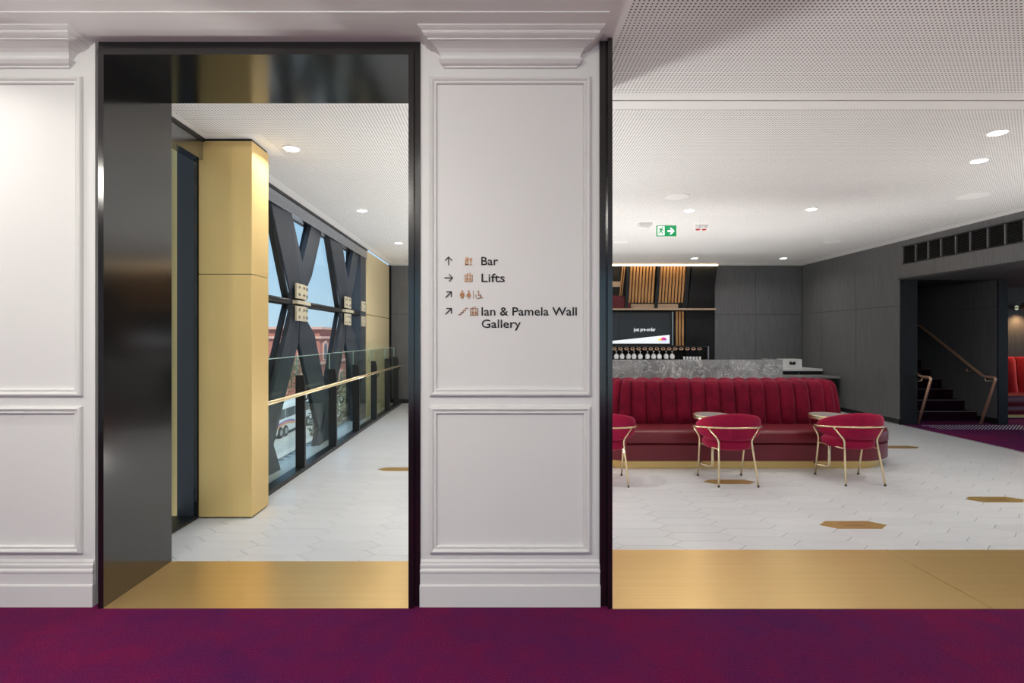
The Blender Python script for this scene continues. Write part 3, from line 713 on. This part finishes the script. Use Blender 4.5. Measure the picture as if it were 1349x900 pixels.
def poly(name, pts, mt, parent, Y=YT, th=.003): return G().prism([(px(a, Y), pz(b, Y)) for a, b in pts], Y - th, Y, 'y').build(name, mt, parent)
poly('white_wedge', [(790, 451), (882, 441.3), (882, 452.6), (790, 452.6)], M['screen_white'], sn)
text_on_wall('lettering', 'just pre-order', px(834.8, YT), YT, pz(436.3, YT), .078, px(863.6, YT) - px(834.8, YT), M['screen_white'], sn, .0008)
def dome(cx, r, mt, nm): poly(nm, [(cx + r*math.cos(R(a)), 448.6 - r*1.05*math.sin(R(a))) for a in range(0, 181, 20)], M[mt], sn, YT - .004, .003)
dome(869.5, 2.7, 's_yellow', 'logo_dome'); dome(874.2, 4.1, 's_magenta', 'logo_dome')
poly('logo_dome', [(871.5, 448.6), (878.2, 448.6), (877.4, 446.2), (874, 446.9)], M['s_purple'], sn, YT - .008, .002)
poly('logo_line', [(867, 450.2), (880, 450.2), (880, 450.8), (867, 450.8)], M['s_sblue'], sn, YT - .004, .002)
# hanging glass rack
rk = thing('glass_rack', None, None); rk.parent = ft
zr0, zr1 = pz(461.3, YV), pz(457.2, YV)
box('rack_top', 1.2, px(926, YV), YV - .30, YV, zr1 + .004, zr1 + .02, M['black_matt'], rk)
q = 0; pxx = 806.0
while pxx < 922:
    c = px(pxx + 3.1, YV - .25); r1 = .050; Y = YV - .25
    out = [(c + r1*math.cos(R(60*i)), (zr0+zr1)/2 + .034*math.sin(R(60*i))) for i in range(6)]; inn = [(c + r1*.58*math.cos(R(60*i)), (zr0+zr1)/2 + .017*math.sin(R(60*i))) for i in range(6)]
    G().loft([[(a, Y, b) for a, b in out], [(a, Y - .03, b) for a, b in out], [(a, Y - .03, b) for a, b in inn], [(a, Y, b) for a, b in inn], [(a, Y, b) for a, b in out]], cap=False).build('hexagon_link', M['copper'], rk)
    pxx += 8.0
box('rack_end', px(925.5, YV), px(927, YV), YV - .3, YV, .98, zr1 + .02, M['steel'], rk)
struct(box('trim_2', 1.2, px(927, YV), YV - .32, YV, .90, .962, M['white']), 'pale back bar ledge below the hanging glasses', 'trim')
def glass_obj(pxc, Y):
    t = thing('wine_glass', 'upturned wine glass hanging in the row under the screen', 'glass', (px(pxc, Y), Y, 0), 'wine glasses hanging under the screen')
    z0 = zr0 - .01
    G().lathe([(.03, z0), (.03, z0 - .004), (.006, z0 - .012), (.005, z0 - .07)], 12).build('stem', M['glassware'], t, True)
    G().lathe([(.006, z0 - .056), (.036, z0 - .075), (.053, z0 - .11), (.052, z0 - .14), (.042, z0 - .178), (.04, z0 - .178), (.049, z0 - .14)], 14).build('bowl', M['glassware'], t, True)
for p_ in (812, 819.5, 828, 835.3, 843.5, 853, 861, 868.5, 877.5, 885.5): glass_obj(p_, YV - .2)
for q in range(6):
    p_ = 901.5 + q*4.1; Y = YV - .2
    o = G().lathe([(.022, 0), (.027, .075), (.024, .075), (.02, .005)], 12).build('tumbler', M['glassware'], None, True); o.location = (px(p_, Y), Y, .963)
    setp(o, 'small frosted tumbler in the short row under the rack end', 'glass', 'tumblers on the back bar ledge')

# ------------------------------------------------------------------ wayfinding sign on the pier
sg = thing('wayfinding_sign', 'raised black lettering and copper pictograms on the panelled pier', 'sign', (0, 0, 0))
S = YW
def ptxt(body, xa, xb, base, cap): return text_on_wall('lettering', body, px(xa, S), S, pz(base, S), cap/F*S, (xb-xa)/F*S, M['sign_black'], sg, .0004, .004)
ptxt('Bar', 634, 656, 349.3, 10.6); ptxt('Lifts', 634.3, 665, 371.5, 10.6); ptxt('Ian & Pamela Wall', 634.3, 759.7, 415.6, 10.6); ptxt('Gallery', 634.5, 686, 431.8, 10.6)
def stroke(pts, w=1.4):
    g = G()
    for (a, b), (c_, d_) in zip(pts, pts[1:]):
        u = Vector((c_-a, d_-b)); n_ = Vector((-u.y, u.x)).normalized()*w/2; u = u.normalized()*w*.3
        g.prism([(px(x, S), pz(y, S)) for x, y in ((a-u.x+n_.x, b-u.y+n_.y), (c_+u.x+n_.x, d_+u.y+n_.y), (c_+u.x-n_.x, d_+u.y-n_.y), (a-u.x-n_.x, b-u.y-n_.y))], S - .004, S, 'y')
    return g
def arrow(cx, cy, ang):
    c_, s_ = math.cos(R(ang)), math.sin(R(ang))
    def T(x, y): return (cx + x*c_ + y*s_, cy - x*s_ + y*c_)
    g = stroke([T(-5.2, 0), T(5, 0)]); h = stroke([T(.8, -4.4), T(5.2, 0), T(.8, 4.4)]); g.add(h.v, h.f); g.build('arrow', M['sign_black'], sg)
arrow(591, 344, 90); arrow(591, 366.2, 0); arrow(591, 388.3, 45); arrow(591, 410.2, 45)
def pic(polys, name='pictogram'):
    g = G()
    for p_ in polys: g.prism([(px(x, S), pz(y, S)) for x, y in p_], S - .004, S, 'y')
    g.build(name, M['sign_copper'], sg)
def rect(a, b, c_, d_): return [(a, b), (c_, b), (c_, d_), (a, d_)]
def disc(x, y, r): return [(x + r*math.cos(R(a)), y + r*math.sin(R(a))) for a in range(0, 360, 30)]
pic([rect(612.8, 341, 614.4, 349.3), rect(612.8, 347.6, 617.2, 349.3), rect(615.8, 341, 617.2, 349.3), rect(613.6, 339, 616.6, 342), rect(614.4, 343.5, 616, 345), [(618, 340.5), (622.2, 340.5), (620.8, 344.8), (620.6, 348), (622, 349.4), (618.4, 349.4), (619.6, 348), (619.4, 344.8)]])
def lift(cx, cy):
    pic([rect(cx-5.2, cy-4, cx+5.2, cy-3), rect(cx-5.2, cy+4.6, cx+5.2, cy+5.6), rect(cx-5.2, cy-4, cx-4.2, cy+5.6), rect(cx+4.2, cy-4, cx+5.2, cy+5.6),
         disc(cx-2, cy-1.4, 1.0), disc(cx+2, cy-1.4, 1.0), [(cx-3.4, cy+.2), (cx-.6, cy+.2), (cx-.9, cy+4.2), (cx-3.1, cy+4.2)], [(cx+3.4, cy+.2), (cx+.6, cy+.2), (cx+.9, cy+4.2), (cx+3.1, cy+4.2)],
         [(cx-2.6, cy-4.6), (cx-.4, cy-4.6), (cx-1.5, cy-6.2)], [(cx+2.6, cy-6.2), (cx+.4, cy-6.2), (cx+1.5, cy-4.6)]])
lift(617.5, 366); lift(624.7, 410.2)
pic([disc(609, 384, 1.3), [(606.4, 385.8), (611.6, 385.8), (612.2, 390), (611, 390), (610.7, 393.6), (607.3, 393.6), (607, 390), (605.8, 390)]])
pic([disc(617.5, 384, 1.3), [(616.2, 385.8), (618.8, 385.8), (620.8, 390.6), (618.6, 390.8), (618.3, 393.6), (616.7, 393.6), (616.4, 390.8), (614.2, 390.6)]])
pic([rect(623.2, 383, 624, 393.8)])
ring_o = [(630 + 3.3*math.cos(R(a)), 390 + 3.3*math.sin(R(a))) for a in range(-60, 211, 18)]
g = stroke(ring_o, .9); h = stroke([(630.2, 385.6), (630.6, 389.4), (633.6, 389.6), (634.6, 392.6), (636, 392)], .9); g.add(h.v, h.f); g.build('pictogram', M['sign_copper'], sg); pic([disc(630.2, 384.2, 1.1)])
stroke([(604, 414.6), (607, 414.6), (607, 411.8), (610, 411.8), (610, 409), (613, 409), (613, 406.2), (616.6, 406.2)], 1.1).build('pictogram', M['sign_copper'], sg)

# ------------------------------------------------------------------ ceiling fittings
def downlight(x, y, label, power, r=.075, spread=150):
    t = thing('downlight', label, 'downlight', (x, y, ZC - .003), 'recessed ceiling downlights')
    G().lathe([(r*.8, .002), (r, .002), (r, -.004), (r*.94, -.007), (r*.80, -.005)], 24).build('trim_ring', M['white'], t, True)
    G().lathe([(r*.78, -.002), (r*.78, -.0085)], 24).build('lens', M['lens'], t, True)
    d = bpy.data.lights.new('downlight_lamp', 'AREA'); d.shape = 'DISK'; d.size = r*.7; d.energy = power; d.color = (1, .955, .89); d.spread = R(spread)
    o = bpy.data.objects.new('downlight_lamp', d); COL.objects.link(o); o.parent = t; o.location = (0, 0, -.02)
    return t
PW = 7.5
def dpx(x, y): Y = (ZC - EYE)*F/(VY - y); return px(x, Y), Y
for (a, b), lab in (((1314, 174), 'bright downlight nearest the camera at the top right'), ((1290, 211), 'bright downlight second from the camera at right, before the round speaker'),
        ((908, 277), 'downlight just behind the round speaker left of the bar'), ((1069, 275), 'downlight alone in mid ceiling over the right chair'),
        ((915, 340), 'far left downlight just before the lit back bar'), ((1032, 340), 'far right downlight near the back wall corner'),
        ((384, 195), 'downlight beside the gold column in the passage'), ((477, 277), 'middle downlight along the glazed passage'), ((525, 320), 'farthest downlight along the glazed passage')):
    x, y = dpx(a, b); downlight(x, y, lab, PW)
for x, y, p_, lab in ((.12, 5.3, 12, 'added wide beam downlight just behind the pier'), (-.1, 7.9, 12, 'added wide beam downlight beyond the hidden banquette end'),
        (5.9, 4.5, 13, 'added wide beam downlight out of view at the right of the bar')): downlight(x, y, lab, p_, .09, 110)  # extra lamps added out of sight, their floor bounce lifts the bar ceiling
def added_uplight(x, y, label, power, spread=170, col=(1, .97, .93)):  # invented lamps, added out of sight to brighten the ceilings
    t = thing('added_uplight', label, 'uplight', (x, y, 0), 'added floor uplights, unseen fill for the ceilings')
    G().lathe([(.085, -.004), (.11, -.004), (.11, .003), (.10, .006), (.085, .003)], 28).build('trim_ring', M['steel'], t, True)
    G().lathe([(.084, -.004), (.084, .002)], 28).build('lens', M['white'], t, True)
    d = bpy.data.lights.new('added_uplight_lamp', 'AREA'); d.shape = 'DISK'; d.size = .16; d.energy = power; d.color = col; d.spread = R(spread)
    o = bpy.data.objects.new('added_uplight_lamp', d); COL.objects.link(o); o.parent = t; o.location = (0, 0, .012); o.rotation_euler = (R(180), 0, 0)
for x, y, p_, sp_, lab in ((.1, 4.15, 29, 170, 'added fill uplight right behind the pier'), (.66, 6.2, 40, 170, 'added fill uplight level with the hidden banquette end'), (-.3, 9.2, 42, 170, 'added fill uplight near the hidden bar end'),
        (1.9, 7.8, 11, 125, 'added fill uplight behind the banquette, leftmost of three'), (3.1, 7.8, 11, 125, 'added fill uplight behind the banquette, middle of three'), (4.2, 7.8, 12, 125, 'added fill uplight behind the banquette, rightmost of three'),
        (5.6, 4.9, 32, 140, 'added fill uplight out of view at the right of the bar'),
        (1.9, 10.2, 9, 150, 'added fill uplight behind the bar, left of two'), (3.8, 10.2, 10, 150, 'added fill uplight behind the bar, right of two'),
        (-2.0, -1.2, 26, 130, 'added fill uplight in the foyer left of the camera'), (1.4, -1.4, 18, 130, 'added fill uplight in the foyer right of the camera')): added_uplight(x, y, lab, p_, sp_)
for x, y, p_, lab in ((-3.05, 2.35, 10, 'foyer downlight close to the left panelled wall'), (-.6, .8, 5, 'added foyer downlight above the camera'), (3.2, .6, 7, 'added foyer downlight right of the camera'),
        (0, -2.6, 8, 'added foyer downlight well behind the camera'), (6.5, .5, 8, 'added foyer downlight far to the right of the camera')): downlight(x, y, lab, p_, .11)  # unseen lamps added to light the foyer, except the left wall one
def washer(x, y, label, power, aim=(0, .8, -.6), col=(1, .96, .87)):  # unseen spotlights added to put direct light on foyer wall and pier
    t = thing('added_wall_washer', label, 'spotlight', (x, y, ZC), 'added adjustable wall washers in the foyer ceiling')
    G().lathe([(.05, 0), (.05, -.03), (.012, -.034), (.012, -.07)], 20).build('mount', M['white'], t, True)
    h = G().lathe([(.05, .06), (.10, .04), (.12, -.03), (.105, -.03), (.08, .02)], 24).build('lamp_head', M['white'], t, True)
    h.location = (0, 0, -.12); h.rotation_euler = Vector(aim).to_track_quat('-Z', 'Y').to_euler()
    d = bpy.data.lights.new('added_washer_lamp', 'AREA'); d.shape = 'DISK'; d.size = .3; d.energy = power; d.color = col; d.spread = R(140)
    o = bpy.data.objects.new('added_washer_lamp', d); COL.objects.link(o); o.parent = t; o.location = Vector((0, 0, -.12)) + Vector(aim)*.06; o.rotation_euler = h.rotation_euler
for x, y, p_, lab in ((-3.7, .7, 7, 'added white wall washer out of view at the far left'), (-2.0, .0, 16, 'added white wall washer out of view left of the camera'), (-1.2, .2, 15, 'added white wall washer out of view just left of the camera'),
        (-.3, -.8, 10, 'added white wall washer out of view above the camera'), (2.6, -.4, 13, 'added white wall washer out of view right of the camera')): washer(x, y, lab, p_)
def speaker(a, b, r, label):
    x, y = dpx(a, b); t = thing('ceiling_speaker', label, 'speaker', (x, y, ZC - .003), 'round white ceiling speakers')
    G().lathe([(r, .002), (r, -.006), (r*.96, -.010)], 32).build('rim', M['white'], t, True); G().lathe([(r*.93, -.002), (r*.93, -.011)], 32).build('grille', M['ceiling'], t, True)
speaker(1282, 257, .16, 'large round white ceiling speaker at the right'); speaker(892, 258, .135, 'round white ceiling speaker near the black opening edge')
speaker(818, 318, .135, 'far round ceiling speaker cut by the black opening edge'); speaker(1097, 318, .135, 'far round ceiling speaker near the charcoal wall')
# exit sign
x, y = dpx(878, 297); y -= .03; ZX = ZC - .012
ex = thing('exit_sign', 'green exit sign with running figure and right arrow', 'exit sign', (0, 0, 0))
xa, xb = px(865, y), px(891, y); za, zb = pz(311.3, y), pz(297.3, y)
box('panel', xa, xb, y, y + .012, za, zb, M['green'], ex); box('mount', xa, xb, y - .004, y + .03, zb, ZC - .003, M['white'], ex)
def sgn(name, pts, mt='green_white', o=0): G().prism([(px(a, y), pz(b, y)) for a, b in pts], y - .003 - o, y - o, 'y').build(name, M[mt], ex)
sgn('white_field', rect(866.4, 298.2, 875.4, 310.2)); sgn('arrow_symbol', [(879.5, 303.3), (884.5, 303.3), (882, 300.2), (884.4, 300.2), (888.6, 304.5), (884.4, 308.8), (882, 308.8), (884.5, 305.7), (879.5, 305.7)])
sgn('running_figure', [(871.6, 299), (873.2, 299), (873.2, 300.6), (871.6, 300.6)], 'green', .003)
sgn('running_figure', [(869.5, 301), (872, 301), (873.5, 303.2), (874.6, 303.4), (874.6, 304.2), (873, 304), (872.2, 303.2), (871.4, 304.8), (873, 306.6), (872.4, 309.6), (871.5, 309.6), (871.8, 307), (870.2, 305.8), (869.4, 307.6), (867, 307.8), (867, 307), (868.8, 306.6), (869.8, 302.6), (868.6, 302.6), (868, 304), (867.3, 303.8), (868.2, 301.6)], 'green', .003)
# emergency luminaire and twin detectors
x, y = dpx(851, 294); t = thing('emergency_light', 'small white angled emergency light beside the exit sign', 'emergency light', (x, y, ZC - .003))
G().prism([(-.10, 0), (.08, 0), (.065, -.045), (.02, -.075), (-.10, -.06)], -.05, .05, 'y').build('body', M['white'], t); box('mount', -.05, .04, -.04, .04, -.012, .0, M['black_matt'], t)
G().lathe([(.028, 0), (.026, .012)], 14).build('lens', M['white'], t, True).matrix_local = Matrix.Translation((-.10, 0, -.032)) @ Matrix.Rotation(R(-90), 4, 'Y')
x, y = dpx(923.5, 296.5); t = thing('twin_detector', 'pair of white and red ceiling detectors right of the exit sign', 'detector', (x, y, ZC - .003))
box('base', -.09, .09, -.035, .035, -.012, 0, M['white'], t)
for s in (-1, 1):
    o = G().lathe([(.038, 0), (.038, -.03), (.03, -.045)], 16).build('sounder', M['white'], t, True); o.location = (s*.045, 0, -.012)
    G().lathe([(.030, -.045), (.026, -.058), (.01, -.062)], 16).build('red_lens', M['red'], o, True)

# ------------------------------------------------------------------ outside
GZ = -7.55
struct(box('ground', -260, 260, -200, 400, GZ - .5, GZ, M['asphalt']), 'pale grey street below the window', 'street')
struct(box('pavement', -16.5, -4, -40, 140, GZ, GZ + .15, M['pavement']), 'pale footpath along the street below', 'footpath')
bld = thing('brick_building', 'red brick corner building with arched windows across the street', 'building', (0, 0, 0))
BY, BXR, BT = 78.0, px(421, 78), 2.9
box('wall', -62, BXR, BY, BY + 26, GZ, BT, M['brick'], bld)
for z, o in ((BT - .25, .5), (BT - 1.6, .3), (-2.4, .25)): box('cornice', -62, BXR + o, BY - o, BY + 26, z, z + .35, M['stone'], bld)
def arch(cx, z0, w, h): return [(cx - w/2, z0), (cx + w/2, z0)] + [(cx + w/2*math.cos(R(a)), z0 + h + w/2*math.sin(R(a))) for a in range(0, 181, 30)]
for q in range(9):
    cx = BXR - 2.2 - q*3.4
    for z0 in (-6.6, -1.9):
        w_ = G().prism(arch(cx, z0, 2.0, 2.0), BY - .12, BY + .1, 'y').build('window', M['stone'], bld); G().prism(arch(cx, z0 + .2, 1.3, 1.7), BY - .16, BY - .11, 'y').build('pane', M['window_dark'], w_)
for q in range(6):
    cy = BY + 2.4 + q*4
    for z0 in (-6.6, -1.9):
        w_ = G().prism(arch(cy, z0, 2.0, 2.0), BXR - .1, BXR + .12, 'x').build('window', M['stone'], bld); G().prism(arch(cy, z0 + .2, 1.3, 1.7), BXR + .11, BXR + .16, 'x').build('pane', M['window_dark'], w_)
b2 = thing('gabled_house', 'slate roofed brick house beyond the corner building', 'building', (0, 0, 0))
hx = px(441, 112); box('wall', hx - 6, hx + 9, 112, 124, GZ, -1.2, M['brick'], b2)
G().prism([(hx - 6.5, -1.2), (hx + 9.5, -1.2), (hx + 1.5, 2.0)], 111.6, 124, 'y').build('roof', M['slate'], b2)
for q in range(3): box('window', hx - 3 + q*4, hx - 1.6 + q*4, 111.85, 112.02, -5, -3, M['window_dark'], b2)
bus = thing('coach_bus', 'white coach with blue, red and orange stripes parked in the street', 'bus', (-19.4, 46.5, GZ))
G().loft([[(x, y, z) for x, y in rrect(-2.5+o, 0-o, 0+o, 12-o, .35, 4)] for o, z in ((.06, .35), (0, .5), (0, 2.6), (.1, 2.85), (.35, 2.98))]).build('body', M['bus'], bus, True)
for a, b in ((.9, 3.2), (3.3, 5.5), (5.6, 7.8), (7.9, 10.0)): box('window', -.03, .012, a, b, 1.65, 2.5, M['window_dark'], bus)
box('window', -.03, .012, 10.2, 11.3, .6, 2.5, M['window_dark'], bus)
box('windscreen', -2.2, -.3, 11.97, 12.012, 1.2, 2.6, M['window_dark'], bus); box('rear_window', -2.2, -.3, -.012, .03, 1.5, 2.5, M['window_dark'], bus)
for q, nm in enumerate(('b_blue', 'b_red', 'b_orange')):
    top, bot = [], []
    for i in range(13):
        y = .4 + i*.42; z = 1.02 + .42*math.sin(i/12*math.pi*.85) - q*.14; top.append((y, z)); bot.append((y, z - .09))
    G().prism(top + bot[::-1], .002, .014, 'x').build('stripe', M[nm], bus)
for y in (2.0, 3.15, 8.9):
    for x in (-2.3, -.02):
        w_ = G().lathe([(.1, -.14), (.46, -.14), (.5, -.1), (.5, .1), (.46, .14), (.1, .14)], 20).build('wheel', M['tyre'], bus, True); w_.location = (x, y, .5); w_.rotation_euler = (0, R(90), 0)
        G().lathe([(.27, -.15), (.27, .15)], 16).build('hub', M['steel'], w_, True)
M['car'] = mat('car_silver', (.55, .57, .6), .25, metal=.3)
def tree(x, y, h, r, label, seed):
    random.seed(seed); t = thing('street_tree', label, 'tree', (x, y, GZ), 'street trees below the window')
    g = G().tube([(0, 0, 0), (.1, .05, h*.35), (0, 0, h*.7)], [.2, .15, .07], 8)
    for q in range(14):
        a = random.uniform(0, 6.28); z = h*random.uniform(.35, .65); l = r*random.uniform(.6, 1)
        g.tube([(0, 0, z), (l*.5*math.cos(a), l*.5*math.sin(a), z + l*.45), (l*math.cos(a), l*math.sin(a), z + l*.7)], [.06, .04, .015], 5)
    g.build('trunk', M['bark'], t, 'all'); v = []; f = []
    for q in range(1500):
        while True:
            p = Vector((random.uniform(-1, 1), random.uniform(-1, 1), random.uniform(-1, 1)))
            if .25 < p.length < 1: break
        p = Vector((p.x*r, p.y*r, h*.68 + p.z*h*.33)); u = Vector((random.gauss(0, 1), random.gauss(0, 1), random.gauss(0, 1))).normalized()
        w_ = u.orthogonal().normalized(); s_ = random.uniform(.08, .17); b = len(v)
        v += [p - u*s_, p + w_*s_*.5, p + u*s_, p - w_*s_*.5]; f.append((b, b+1, b+2, b+3))
    setp(mk('foliage', v, f, M['leaf'], t), kind='stuff')
tree(-9.4, 32, 6.2, 1.7, 'sparse olive street tree nearest below the window', 3); tree(-13.2, 52, 6.6, 2.0, 'sparse olive street tree standing past the coach', 4)
tree(-24.5, 62, 7.4, 2.6, 'sparse olive street tree before the brick building', 5); tree(-10.5, 44, 5.5, 1.8, 'sparse olive street tree between the near one and the coach', 6)
